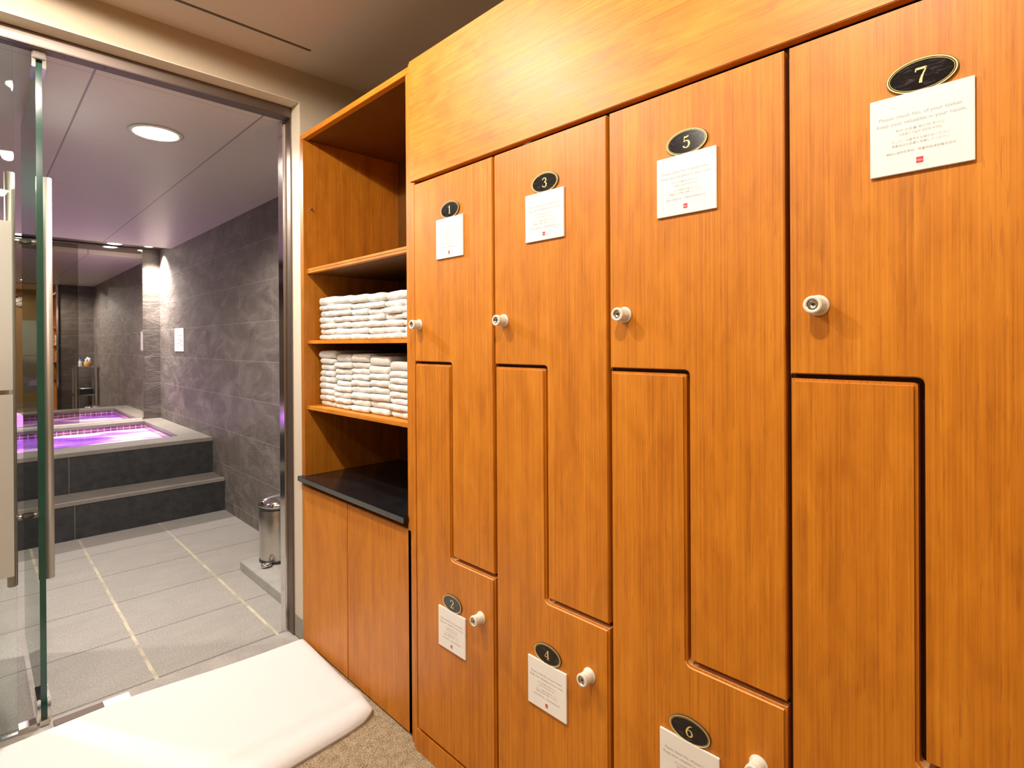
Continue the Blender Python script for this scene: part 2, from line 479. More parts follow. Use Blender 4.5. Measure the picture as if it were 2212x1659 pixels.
pf.box(HX-.016, HX+.016, 2.292, 2.33, 2.111, 2.138, CHROME, .002)
pf.part('pivot_fitting', door)

# ------------------------------------------------------------------ lockers
def stroke(mb, pts, wds, mat, xf, n=6):
    # variable width ribbon through pts (Catmull-Rom)
    P = [Vector((p[0], p[1])) for p in pts]
    if isinstance(wds, (int, float)): wds = [wds]*len(P)
    Q = []
    if len(P) > 2:
        for i in range(len(P)-1):
            a = P[max(i-1, 0)]; b = P[i]; c = P[i+1]; d = P[min(i+2, len(P)-1)]
            for k in range(n):
                t = k/n
                q = .5*((2*b)+(c-a)*t+(2*a-5*b+4*c-d)*t*t+(3*b-a-3*c+d)*t**3)
                Q.append((q, wds[i]*(1-t)+wds[i+1]*t))
        Q.append((P[-1], wds[-1]))
    else: Q = list(zip(P, wds))
    V = []
    for i, (q, wd) in enumerate(Q):
        d = Q[min(i+1, len(Q)-1)][0]-Q[max(i-1, 0)][0]; d.normalize(); nrm = Vector((-d.y, d.x))
        V += [xf(q+nrm*wd/2), xf(q-nrm*wd/2)]
    F = [[2*i, 2*i+1, 2*i+3, 2*i+2] for i in range(len(Q)-1)]
    mb.add(V, F, mat)
DIG = {
 1: [([(0, .0), (0, 1)], .16), ([(-.2, .80), (-.02, .95)], .07), ([(-.2, .03), (.2, .03)], .06)],
 2: [([(-.25, .72), (-.2, .88), (0, .96), (.2, .88), (.25, .70), (.12, .46), (-.14, .2), (-.27, .06)], [.15, .1, .07, .12, .16, .14, .08, .06]), ([(-.27, .06), (.28, .06)], .12), ([(.28, .03), (.31, .25)], .05)],
 3: [([(-.24, .80), (-.15, .93), (.03, .96), (.18, .86), (.2, .73), (.1, .58), (-.06, .53)], [.13, .09, .07, .12, .14, .10, .06]), ([(-.06, .53), (.13, .48), (.25, .30), (.17, .09), (-.03, .03), (-.18, .08), (-.26, .2)], [.06, .1, .17, .12, .07, .09, .13])],
 4: [([(.08, .98), (-.32, .3)], .06), ([(-.33, .28), (.32, .28)], .08), ([(.1, .99), (.1, 0)], .15), ([(-.06, .03), (.26, .03)], .06)],
 5: [([(-.17, .92), (.02, .91), (.2, .97)], [.13, .12, .10]), ([(-.17, .95), (-.19, .52)], .06), ([(-.19, .52), (-.02, .61), (.17, .54), (.25, .32), (.16, .09), (-.04, .03), (-.18, .08), (-.26, .2)], [.05, .07, .12, .17, .12, .07, .09, .13])],
 6: [([(.22, .94), (.02, .86), (-.17, .6), (-.24, .32), (-.15, .1), (.01, .03), (.17, .1), (.24, .29), (.15, .5), (0, .56), (-.17, .46)], [.06, .09, .13, .15, .12, .07, .12, .14, .11, .06, .05])],
 7: [([(-.26, .91), (.27, .91)], .14), ([(-.26, .95), (-.28, .74)], .06), ([(.27, .93), (.1, .55), (.0, .25), (-.03, 0)], [.06, .09, .14, .17])],
}
def plate_mesh(d):
    mb = MB()
    a, b = .0405, .0240
    prof = [(1.0, 0), (1.0, .0020), (.985, .0030), (.96, .0034), (.90, .0034), (.885, .0030), (.845, .0030), (.838, .0033), (.815, .0033), (.808, .0029), (.02, .0029)]
    mats = [BROWN, BROWN, BROWN, GOLD, GOLD, PLATEB, PLATEB, GOLD, PLATEB, PLATEB]
    o = len(mb.v); seg = 56
    for r, h in prof:
        for k in range(seg):
            t = 2*PI*k/seg
            rr = (a-(1-r)*.024, b-(1-r)*.024) if r > .5 else (a*r, b*r)
            mb.v.append((-h, -rr[0]*math.cos(t), rr[1]*math.sin(t)))
    for i in range(len(prof)-1):
        for k in range(seg):
            k2 = (k+1) % seg
            mb.f.append([o+i*seg+k, o+i*seg+k2, o+(i+1)*seg+k2, o+(i+1)*seg+k]); mb.m.append(mb.mi(mats[i])); mb.sm.append(False)
    H = .0215
    xf = lambda q: (-.0034, -q.x*H*1.05, (q.y-.5)*H)
    for pts, wd in DIG[d]: stroke(mb, pts, wd, GOLD, xf)
    return mb.mesh('number_plate')
def text_geo(mb, body, size, u, v, mat, n, align='CENTER', width=None):
    cu = bpy.data.curves.new('t', 'FONT'); cu.body = body; cu.size = size; cu.align_x = align; cu.resolution_u = 2
    ob = bpy.data.objects.new('t', cu); COL.objects.link(ob)
    bpy.context.view_layer.update()
    me = bpy.data.meshes.new_from_object(ob.evaluated_get(bpy.context.evaluated_depsgraph_get()))
    k = 1.
    if width and me.vertices:
        xs = [q.co.x for q in me.vertices]; k = width/max(1e-6, max(xs)-min(xs))
    mb.add([(-n, -(q.co.x*k+u), q.co.y+v) for q in me.vertices], [list(p.vertices) for p in me.polygons], mat)
    bpy.data.objects.remove(ob); bpy.data.curves.remove(cu); bpy.data.meshes.remove(me)
def notice_mesh():
    mb = MB(); W, Hh, T = .1165, .1095, .0042
    mb.box(-T, 0, -W/2, W/2, -Hh/2, Hh/2, WHITEP, .0006)
    n = T+.0002
    text_geo(mb, 'Please check No. of your locker.', .0066, 0, .0225, INK, n, width=.094)
    text_geo(mb, 'Keep your valuables in your room.', .0066, 0, .0135, INK, n, width=.100)
    lines = [('\ub77d\ucee4 \ubc88\ud638\ub97c \ud655\uc778\ud574 \uc8fc\uc2dc\uace0', .0035, .0545), ('\uadc0\uc911\ud488\uc740 \uac1d\uc2e4\uc5d0 \ubcf4\uad00\ud574 \uc8fc\uc138\uc694', -.0025, .0475),
             ('\u30ed\u30c3\u30ab\u30fc\u306e\u756a\u53f7\u3092\u304a\u78ba\u304b\u3081\u304f\u3060\u3055\u3044', -.0115, .064), ('\u8cb4\u91cd\u54c1\u306f\u304a\u90e8\u5c4b\u306b\u4fdd\u7ba1\u3057\u3066\u304f\u3060\u3055\u3044', -.0172, .064),
             ('\u8bf7\u786e\u8ba4\u50a8\u7269\u67dc\u53f7\u7801\uff0c\u8d35\u91cd\u7269\u54c1\u8bf7\u4fdd\u7ba1\u5728\u623f\u95f4', -.0270, .078)]
    for s, v, wd in lines: text_geo(mb, s, .0040, 0, v, INK2, n, width=wd)
    # small red square mark with white lettering
    q = .0041
    mb.add([(-n, -(-q), -.0405+q), (-n, -(q), -.0405+q), (-n, -q*.9, -.0405), (-n, -(q), -.0405-q), (-n, q, -.0405-q), (-n, q*.9, -.0405)], [[0, 1, 2, 3, 4, 5]], RED)
    text_geo(mb, 'ibis', .0042, 0, -.0420, WHITEP, n+.0002)
    text_geo(mb, 'HOTEL', .0014, 0, -.0472, INK, n, width=.007)
    return mb.mesh('notice')
def knob_mesh():
    mb = MB()
    prof = [(.0160, 0), (.0160, .002), (.0150, .0035), (.0115, .0040)]
    h = .0045
    for i in range(5):
        prof += [(.0118, h), (.0128, h+.0008), (.0128, h+.0022), (.0118, h+.0030)]; h += .0036
    prof += [(.0132, h), (.0136, h+.0015), (.0136, h+.0045), (.0126, h+.006), (.0082, h+.0062), (.0078, h+.0035), (.0076, h+.0034), (.0070, h+.0042), (.0046, h+.0046), (.0040, h+.0036), (.0022, h+.0036), (.0020, h+.0026), (.0003, h+.0026)]
    n = len(prof)-1
    mats = [KNOBW]*(n-8)+[STEEL, CHROME, CHROME, STEEL, CHROME, STEEL, BLACKP, BLACKP]
    mb.lathe(prof, (0, 0, 0), '-x', 32, mats=mats)
    return mb.mesh('lock_knob')
NOTICE = notice_mesh(); KNOB = knob_mesh()
UPK = [1.3319, .9754, .6264, .2747]; LOK = [1.0665, .7194, .3676]
G = .0042
def poly_round(pts, rad, k=4):
    out = []
    n = len(pts)
    for i, p in enumerate(pts):
        r = rad.get(i, 0)
        if not r: out.append(p); continue
        a = Vector(pts[i-1]); b = Vector(p); c = Vector(pts[(i+1) % n])
        d1 = (a-b).normalized(); d2 = (c-b).normalized()
        p1 = b+d1*r; p2 = b+d2*r
        for j in range(k+1):
            t = j/k; q = p1*(1-t)**2+b*2*t*(1-t)+p2*t*t; out.append((q.x, q.y))
    return out
for k in range(4):
    yl, yr = Y0-k*LW, Y0-(k+1)*LW
    ym, yc = (yl+yr)/2, (yl+yr)/2
    top_n, low_n = 2*k+1, 2*k+2
    where = ['the column beside the towel shelves', 'second column from the towel shelves', 'third column from the towel shelves', 'nearest column at the right'][k]
    root = thing('locker', (XL+.25, yc, 0), 'wooden locker with interlocking doors, %s upstairs plate %d' % ('', top_n), 'locker', 'wooden lockers in a row')
    root['label'] = ['wooden locker beside the towel shelves, doors numbered 1 and 2', 'wooden locker with doors numbered 3 and 4', 'wooden locker with doors numbered 5 and 6', 'wooden locker nearest the camera, upper door numbered 7'][k]
    MB().box(XL+.023, 1.412, yr+.0005, yl-.0005, ZP+.001, ZT-.001, DARKGAP).part('carcass', root)
    up = poly_round([(yl-G, ZT-.012), (yl-G, ZU+.0042), (ym-G, ZU+.0042), (ym-G, ZLO+.010), (yr+G, ZLO+.010), (yr+G, ZT-.012)], {2: .010})
    du = MB().prism_x(up, XL, XL+.021, WOOD, .0016).part('door', root, 'upper L-shaped door numbered %d' % top_n)
    lo = poly_round([(yl-G, ZU-.0032), (yl-G, ZP+G), (yr+G, ZP+G), (yr+G, ZLO-.002), (ym+G, ZLO-.002), (ym+G, ZU-.0032)], {4: .010, 5: .006})
    dl = MB().prism_x(lo, XL, XL+.021, WOOD, .0044).part('door', root, 'lower L-shaped door' + (' numbered %d' % low_n if k < 3 else ''))
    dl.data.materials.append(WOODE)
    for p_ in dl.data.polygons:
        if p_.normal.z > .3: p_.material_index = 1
    b = world_base(root)
    def stick(name, me, parent, y, z, label=None):
        o = bpy.data.objects.new(name, me); COL.objects.link(o); o.parent = parent
        o.location = (XL-.0002-b[0], y-b[1], z-b[2])
        if label: o['label'] = label
    stick('number_plate', plate_mesh(top_n), du, yc-.002, 1.5637, 'oval black and gold plate reading %d' % top_n)
    stick('notice', NOTICE, du, yc-.0003, 1.4885)
    stick('lock_knob', KNOB, du, UPK[k], 1.2555)
    if k < 3:
        stick('number_plate', plate_mesh(low_n), dl, yc-.002, .4925, 'oval black and gold plate reading %d' % low_n)
        stick('notice', NOTICE, dl, yc-.0003, .4170)
        stick('lock_knob', KNOB, dl, LOK[k], .496)
YE = Y0-4*LW
MB().box(XL, XL+.02, YE, 1.378, ZT, ZTOP, WOODH, .0012).box(XL+.02, 1.412, YE, 1.378, ZTOP-.02, ZTOP-.001, WOODD).top('header_panel', 'long horizontal cherry wood fascia panel above the locker doors', 'panel')
MB().box(XL+.001, XL+.02, YE, 1.362, 0, ZP-.001, WOOD, .001).box(XL+.02, 1.412, YE, 1.362, 0, .02, WOODD).top('plinth', 'low wooden kick board along the carpet under the lockers', 'plinth')
MB().box(XL+.004, XL+.026, 1.3605, 1.3775, 0, ZT-.001, WOOD, .001).box(XL+.014, XL+.034, 1.3785, 1.4035, 0, 2.043, WOOD, .001).top('filler_strip', 'narrow upright wooden strip between the towel shelves and the lockers', 'trim strip')

# ------------------------------------------------------------------ towel cabinet
cab = thing('towel_cabinet', (1.18, 1.80, 0), 'tall open wooden cabinet with shelves of towels beside the glass door', 'cabinet')
YL_, YR_ = 2.187, 1.405; ZCAB = 2.0435
YLI, YRI = 2.160, 1.431
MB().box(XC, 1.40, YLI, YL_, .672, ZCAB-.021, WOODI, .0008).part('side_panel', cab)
MB().box(XC, 1.40, YR_, YRI, .005, ZCAB-.021, WOOD, .0008).part('side_panel', cab)
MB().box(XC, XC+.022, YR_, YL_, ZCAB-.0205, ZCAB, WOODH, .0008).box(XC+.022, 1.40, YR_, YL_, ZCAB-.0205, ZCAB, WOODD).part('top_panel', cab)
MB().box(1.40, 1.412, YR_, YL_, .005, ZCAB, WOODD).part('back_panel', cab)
MB().box(XC+.012, 1.40, YRI, YLI, 1.4850, 1.4935, WOODH, .0006).box(XC+.012, 1.40, YRI, YLI, 1.4945, 1.5035, WOODH, .0006).box(XC+.03, 1.395, YRI+.002, YLI-.002, 1.4842, 1.4852, WOODD).part('shelf', cab, 'topmost shelf of two boards')  # thin dark sheets paint the shade under this shelf and those below
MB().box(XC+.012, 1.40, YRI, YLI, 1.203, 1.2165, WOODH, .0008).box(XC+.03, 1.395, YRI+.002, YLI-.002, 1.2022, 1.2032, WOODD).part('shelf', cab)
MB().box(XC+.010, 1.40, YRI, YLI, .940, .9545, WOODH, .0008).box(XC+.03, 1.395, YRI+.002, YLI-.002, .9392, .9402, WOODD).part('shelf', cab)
for y0, z0 in ((YLI, 1.478), (YLI, 1.197), (YLI, .934), (YLI, 1.748)):
    MB().tube([(XC+.03, y0+.004, z0), (XC+.03, y0-.012, z0)], .0035, STEEL, 10).part('shelf_pin', cab)
MB().box(.9370, 1.40, YRI+.0005, YLI-.0005, .653, .6715, GRANITE, .0012).box(.9360, .9545, 1.4265, 2.1885, .652, .672, GRANITE, .001).box(.9352, .9362, 1.4275, 2.1875, .6535, .6705, GRANEDGE).part('countertop', cab, 'polished black stone countertop')
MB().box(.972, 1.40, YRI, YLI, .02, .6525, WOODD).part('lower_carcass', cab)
YM = 1.8158
MB().box(XC, XC+.018, YM+.002, 2.186, .006, .631, WOOD, .0012).part('door', cab)
MB().box(XC, XC+.018, 1.4325-.018, YM-.002, .006, .631, WOOD, .0012).part('door', cab)

# ------------------------------------------------------------------ folded towels
def towel_mesh(seed, w, h, d):
    # folded towel: rounded fold at the front (-x), w along y, soft uneven surface
    r = random.Random(seed); mb = MB()
    nu, nv, nl = 12, 20, 8
    ph = [r.uniform(0, 6.28) for _ in range(8)]
    rings = []
    # section outline in (x, z): rounded front, layered fold
    prof = []
    for i in range(13):
        t = -PI/2+PI*i/12
        prof.append((-math.cos(t)**.7*h*.45 if 0 < i < 12 else 0, h/2+math.sin(t)*h/2*.985))
    prof = [(d, h*.02), (d*.5, 0.0), (h*.6, 0.0)] + [(p[0]+h*.45, p[1]) for p in prof] + [(h*.9, h*.985), (d*.5, h), (d, h*.96)]
    n = len(prof); nw = 16
    V = []
    for j in range(nw+1):
        s = j/nw; y = (s-.5)*w
        e = min(1, min(s, 1-s)/.09); e = math.sqrt(max(0, 1-(1-e)**2))*.30+.70
        for i, (x, z) in enumerate(prof):
            wob = .0012*math.sin(11*s+ph[0]+i*.25)+.0008*math.sin(23*s+ph[1])
            zz = h/2+(z-h/2)*e - .0010*(1+math.sin(5*s+ph[2]))*(z/h)
            xx = x + (1-e)*h*.30 + wob + .0025*math.sin(3.1*s+ph[3])
            V.append((xx, y, max(0.0002, zz)))
    F = []
    for j in range(nw):
        for i in range(n):
            i2 = (i+1) % n
            F.append([j*n+i, j*n+i2, (j+1)*n+i2, (j+1)*n+i])
    F.append(list(range(n))); F.append([nw*n+i for i in range(n)][::-1])
    mb.add(V, F, TERRY, True)
    return mb.mesh('folded_towel')
ordn = ['bottom', 'second from bottom', 'third from bottom', 'fourth from bottom', 'fifth from bottom', 'sixth from bottom', 'seventh from bottom', 'eighth from bottom', 'ninth from bottom']
cols = ['leftmost stack', 'second stack from left', 'third stack from left', 'fourth stack from left', 'fifth stack from left', 'rightmost stack']
def place_towels(xf, z0, bounds, counts, tops, shelf, group, seed):
    rr = random.Random(seed)
    for c in range(len(counts)):
        yl, yr = bounds[c], bounds[c+1]
        n = counts[c]; H = tops[c]-z0
        ws = [rr.uniform(.9, 1.12) for _ in range(n)]; ws[-1] = 1.42
        if n > 3: ws[rr.randrange(1, n-1)] = 1.12
        tot = sum(ws); z = z0+.0006
        for i in range(n):
            h = H*ws[i]/tot
            me = towel_mesh(rr.random(), (yl-yr)*.945+rr.uniform(-.003, .003), h*.995, .30+rr.uniform(-.01, .01))
            o = bpy.data.objects.new('folded_towel', me); COL.objects.link(o)
            o.location = (xf+rr.uniform(-.005, .005), (yl+yr)/2+rr.uniform(-.0025, .0025), z)
            o.rotation_euler = (0, 0, rr.uniform(-.02, .02))
            pos = 'top' if i == n-1 else ordn[i]
            tag(o, 'white folded towel on the %s shelf, %s, %s' % (shelf, cols[c] if c < 5 else cols[5], pos), 'towel', group)
            z += h
place_towels(1.000, 1.2166, [2.128, 2.000, 1.872, 1.752, 1.640, 1.525, 1.436], [7, 7, 7, 7, 7, 7], [1.388, 1.384, 1.380, 1.378, 1.378, 1.376], 'upper', 'folded towels on the upper shelf', 3)
place_towels(1.003, .9546, [2.130, 2.002, 1.876, 1.745, 1.615, 1.490], [9, 9, 9, 8, 8], [1.176, 1.163, 1.166, 1.158, 1.142], 'lower', 'folded towels on the lower shelf', 5)

# ------------------------------------------------------------------ floor towel mat
def mat_mesh():
    mb = MB(); nx, ny = 96, 72
    x0, x1, y0, y1 = -.45, .945, 1.555, 2.205
    V = []
    def prof(d, r):
        d = min(1, max(0, d/r)); return math.sqrt(max(0, 1-(1-d)**2))
    for j in range(ny+1):
        for i in range(nx+1):
            s, t = i/nx, j/ny
            s2 = 1-(1-s)**1.35; t2 = .5-.5*math.cos(PI*t)
            t2 = .55*t2+.45*t
            yb = y1 - .045*max(0, s2-.6)/.4
            yf = y0 + .012*math.sin(s2*7.3) + .018*max(0, (s2-.9)/.1)**2
            xr = x1 - .022*max(0, 1-t2/.22)**2 - .004*math.sin(t2*5)
            x = x0+(xr-x0)*s2; y = yf+(yb-yf)*t2
            # rounded right hand corners
            cr = .05
            dx, dy = xr-x, y-yf
            if dx < cr and dy < cr:
                u, v = 1-dx/cr, 1-dy/cr; L = max(u, v)/max(1e-6, math.hypot(u, v)) if max(u, v) > 0 else 1
                x = xr-cr+cr*u*(.6+.4*L); y = yf+cr-cr*v*(.6+.4*L)
            dy2 = yb-y; cr2 = .03
            if xr-x < cr2 and dy2 < cr2:
                u, v = 1-(xr-x)/cr2, 1-dy2/cr2; L = max(u, v)/max(1e-6, math.hypot(u, v)) if max(u, v) > 0 else 1
                x = xr-cr2+cr2*u*(.6+.4*L); y = yb-cr2+cr2*v*(.6+.4*L)
            h = .032*min(prof(xr-x+.001, .045), prof(y-yf+.001, .055), prof(yb-y+.001, .025))
            h += .0035*math.sin(x*9+y*5)*min(1, (y-yf)/.1)
            h += .005*math.exp(-((y-yf-.16+.05*x)/.03)**2)*(.4+.6*s2) - .004*math.exp(-((y-yf-.11+.03*x)/.03)**2)
            V.append((x, y, max(.0025, h+.003)))
    F = [[j*(nx+1)+i, j*(nx+1)+i+1, (j+1)*(nx+1)+i+1, (j+1)*(nx+1)+i] for j in range(ny) for i in range(nx)]
    n = len(V)
    mb.add(V, F, MATM, True)
    # underside
    ring = [i for i in range(nx+1)]+[j*(nx+1)+nx for j in range(1, ny+1)]+[ny*(nx+1)+i for i in range(nx-1, -1, -1)]+[j*(nx+1) for j in range(ny-1, 0, -1)]
    VB = [(V[q][0], V[q][1], .0008) for q in ring]
    m = len(ring); mb.add([V[q] for q in ring]+VB, [[k, (k+1) % m, m+(k+1) % m, m+k] for k in range(m)]+[[m+k for k in range(m)][::-1]], MATM, True)
    return mb
mat = mat_mesh().top('bath_mat', 'large white towel spread on the carpet as a mat before the glass door', 'mat')

# ------------------------------------------------------------------ plunge pool with steps
pool = thing('plunge_pool', (0, 5.6, BF), 'raised plunge pool with stone rim, dark steps and purple lit water', 'pool')
PX0, PX1, PY0, PY1 = -1.1, 1.223, 5.185, 6.44
WZ = .385
MB().box(XLEFT+.001, XW-.001, YS+.006, YT-.0005, BF+.001, ZS-.026, RISER).part('lower_riser', pool)
MB().box(XLEFT+.001, XW-.001, YS, YT-.0005, ZS-.025, ZS, RIM, .003).part('step_tread', pool)
MB().box(XLEFT+.001, XW-.001, YT+.006, PY0, BF+.001, ZTUB-.031, RISER).part('upper_riser', pool)
rim = MB()
rim.box(XLEFT+.001, XW-.001, YT, PY0, ZTUB-.030, ZTUB, RIM, .003)
rim.box(XLEFT+.001, XW-.001, PY1, YB-.001, ZTUB-.030, ZTUB, RIM, .003)
rim.box(PX1, XW-.001, PY0+.0002, PY1-.0002, ZTUB-.030, ZTUB, RIM, .003)
rim.box(XLEFT+.001, PX0, PY0+.0002, PY1-.0002, ZTUB-.030, ZTUB, RIM, .003)
rim.part('rim', pool)
ba = MB()
ba.box(PX0, PX1, PY0+.0005, PY0+.006, BF+.06, ZTUB-.031, MOSAIC); ba.box(PX0, PX1, PY1-.006, PY1-.0005, BF+.06, ZTUB-.031, MOSAIC)
ba.box(PX0+.0005, PX0+.006, PY0+.006, PY1-.006, BF+.06, ZTUB-.031, MOSAIC); ba.box(PX1-.006, PX1-.0005, PY0+.006, PY1-.006, BF+.06, ZTUB-.031, MOSAIC)
ba.box(PX0, PX1, PY0, PY1, BF+.04, BF+.06, MOSAIC)
ba.part('basin', pool, 'basin lined with small purple tiles')
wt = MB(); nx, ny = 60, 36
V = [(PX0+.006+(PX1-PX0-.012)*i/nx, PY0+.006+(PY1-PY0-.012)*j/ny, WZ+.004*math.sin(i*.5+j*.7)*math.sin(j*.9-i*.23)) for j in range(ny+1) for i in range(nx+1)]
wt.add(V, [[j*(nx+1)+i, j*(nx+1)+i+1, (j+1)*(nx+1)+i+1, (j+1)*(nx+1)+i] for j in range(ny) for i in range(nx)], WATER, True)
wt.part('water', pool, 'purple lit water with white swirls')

# ------------------------------------------------------------------ wall mirror over the pool
mir = thing('wall_mirror', (0, YB, ZTUB), 'large frameless wall mirror in two sheets behind the plunge pool', 'mirror')
MB().box(.736, 1.240, YB-.008, YB-.002, ZTUB+.014, 2.166, MIRROR).part('mirror_sheet', mir)
MB().box(XLEFT+.001, .732, YB-.008, YB-.002, ZTUB+.014, 2.166, MIRRORD).part('mirror_sheet', mir, 'darker tinted mirror sheet')
MB().box(XLEFT+.001, 1.240, YB-.014, YB-.001, ZTUB+.001, ZTUB+.013, WHITEP).box(XLEFT+.001, 1.245, YB-.012, YB-.001, 2.167, 2.176, CHROME).box(1.2405, 1.250, YB-.012, YB-.001, ZTUB+.014, 2.166, CHROME).box(.7325, .7355, YB-.010, YB-.002, ZTUB+.014, 2.166, CHROME).part('edge_trim', mir)

# ------------------------------------------------------------------ wall sign
sg = MB(); sg.box(XW-.006, XW-.0005, 5.730, 6.042, 1.143, 1.361, WHITEP, .001)
def bar(y0, y1, z0, z1, m): sg.add([(XW-.0063, y0, z0), (XW-.0063, y1, z0), (XW-.0063, y1, z1), (XW-.0063, y0, z1)], [[0, 1, 2, 3]], m)
for (a, b_, c) in ((6.00, 5.90, 1.325), (5.99, 5.79, 1.288), (5.98, 5.80, 1.250), (5.86, 5.78, 1.232), (5.99, 5.84, 1.214), (5.85, 5.77, 1.197)): bar(b_, a, c, c+.010, INK2)
bar(5.975, 6.005, 1.188, 1.208, INK); bar(5.90, 5.97, 1.176, 1.184, varied('pale_red_ink', (.72, .40, .38), .6))
sg.top('wall_sign', 'small white printed sign on the grey tiled bath wall', 'sign', base=(XW, 5.886, 1.143))

# ------------------------------------------------------------------ platform, bin, rack
PZ = -.03
MB().box(1.086, XW-.001, 2.3725, 3.322, BF+.0005, PZ, PLAT, .002).top('platform', 'low grey stone platform under the pedal bin', 'platform')
BX, BY, BR = 1.262, 3.215, .104
bn = thing('pedal_bin', (BX, BY, PZ), 'round brushed steel pedal bin on the stone platform', 'bin')
MB().lathe([(BR-.003, .0), (BR, .002), (BR, .016), (BR-.002, .018)], (BX, BY, PZ), 'z', 40, BLACKP).part('base_ring', bn)
MB().lathe([(BR-.003, .018), (BR-.002, .02), (BR-.002, .296), (BR-.003, .298)], (BX, BY, PZ), 'z', 48, STEEL).part('body', bn)
MB().lathe([(BR-.004, .298), (BR+.001, .300), (BR+.001, .310), (BR-.003, .312)], (BX, BY, PZ), 'z', 48, BLACKP).part('rim_ring', bn)
MB().lathe([(BR, .312), (BR+.001, .320)]+[(BR*math.cos(a), .320+.048*math.sin(a)) for a in [PI/2*i/10 for i in range(1, 10)]]+[(.004, .3685)], (BX, BY, PZ), 'z', 48, CHROME).part('lid', bn)
pdx, pdy = -.76, -.65
pd = MB()
for i in range(1):
    c = (BX+pdx*(BR+.030), BY+pdy*(BR+.030), PZ+.012)
    pd.lathe([(.012, -.008), (.027, -.005), (.031, .002), (.026, .009), (.012, .013), (.002, .014)], c, 'z', 24, CHROME, ell=(1, .8))
    pd.tube([(BX+pdx*(BR-.002), BY+pdy*(BR-.002), PZ+.011), (BX+pdx*(BR+.02), BY+pdy*(BR+.02), PZ+.012)], .006, CHROME, 10)
pd.part('pedal', bn)

RX0, RX1, RY0, RY1, RT = 1.112, 1.378, 2.46, 2.80, .895
rk = thing('metal_rack', ((RX0+RX1)/2, (RY0+RY1)/2, PZ), 'slim steel shelf rack standing behind the door jamb', 'rack')
for x in (RX0, RX1-.022):
    for y in (RY0, RY1-.022):
        MB().box(x, x+.022, y, y+.022, PZ+.001, RT, SATIN, .002).part('post', rk)
for z in (.08, .445, RT-.024):
    m = MB(); e = .0235
    m.box(RX0+e, RX1-e, RY0+e, RY1-e, z+.008, z+.016, STEEL, .001)
    m.box(RX0+e, RX1-e, RY0, RY0+.012, z, z+.022, CHROME).box(RX0+e, RX1-e, RY1-.012, RY1, z, z+.022, CHROME)
    m.box(RX0, RX0+.012, RY0+e, RY1-e, z, z+.022, CHROME).box(RX1-.012, RX1, RY0+e, RY1-e, z, z+.022, CHROME)
    m.part('shelf', rk)
sz = RT-.0078
bt = thing('bottle', (1.185, 2.69, sz), 'blue and white bottle on top of the steel rack', 'bottle')
MB().lathe([(.020, 0), (.023, .004), (.023, .085), (.012, .10), (.011, .108)], (1.185, 2.69, sz), 'z', 20, mats=[WHITEP, WHITEP, BLUE, WHITEP]).part('body', bt)
MB().lathe([(.013, .1085), (.014, .112), (.014, .135), (.010, .139)], (1.185, 2.69, sz), 'z', 20, BLUE).part('cap', bt)
MB().lathe([(.047, 0), (.050, .004), (.056, .070), (.052, .071), (.047, .008), (.003, .008)], (1.278, 2.69, sz), 'z', 28, WOODCUP).top('wooden_cup', 'round wooden tub on the steel rack holding white cloths', 'tub')
for i, (dx, dy) in enumerate(((-.018, 0.01), (.02, .012), (.003, -.022))):
    MB().lathe([(.012, 0), (.017, .004), (.018, .09), (.015, .105+.01*i), (.006, .112+.01*i)], (1.278+dx, 2.69+dy, sz+.0086), 'z', 18, TERRY).top('rolled_cloth', ['white rolled cloth in the wooden tub, left of the three', 'white rolled cloth in the wooden tub, right of the three', 'white rolled cloth in the wooden tub, front one of the three'][i], 'cloth', 'rolled cloths in the wooden tub')
MB().box(1.155, 1.335, 2.50, 2.76, .4615, .545, BLACKBOX, .003).box(1.20, 1.32, 2.55, 2.70, .5455, .551, TERRY, .002).top('storage_box', 'black box with a white pad on the rack middle shelf', 'box')

# ------------------------------------------------------------------ clock on the far wall (seen in the mirror)
ck = thing('wall_clock', (.70, YBACK, 2.07), 'round white wall clock with dark rim, seen in the mirror', 'clock')
MB().lathe([(.112, .0005), (.112, .022), (.106, .028), (.100, .026), (.100, .014)], (.70, YBACK, 2.07), 'y', 48, BLACKP, closed=False).part('rim', ck)
fc = MB().lathe([(.1005, .001), (.1005, .012), (.002, .012)], (.70, YBACK, 2.07), 'y', 48, WHITEP)
for i in range(12):
    a = PI*i/6; L = .078; cx, cz = .70+math.sin(a)*L, 2.07+math.cos(a)*L
    s_, c_ = math.sin(a), math.cos(a)
    pts = [(-.005, -.012), (.005, -.012), (.005, .012), (-.005, .012)]
    fc.add([(cx+u*c_+v*s_, YBACK+.0126, cz-u*s_+v*c_) for u, v in pts], [[0, 1, 2, 3]], BLACKP)
fc.part('face', ck)
hd = MB()
for a, L, wd in ((1.1, .05, .007), (-1.9, .07, .005)):
    s_, c_ = math.sin(a), math.cos(a)
    hd.add([(.70+u*c_+v*s_, YBACK+.0145, 2.07-u*s_+v*c_) for u, v in ((-wd, -.01), (wd, -.01), (wd, L), (-wd, L))], [[0, 1, 2, 3]], BLACKP)
hd.part('hands', ck)

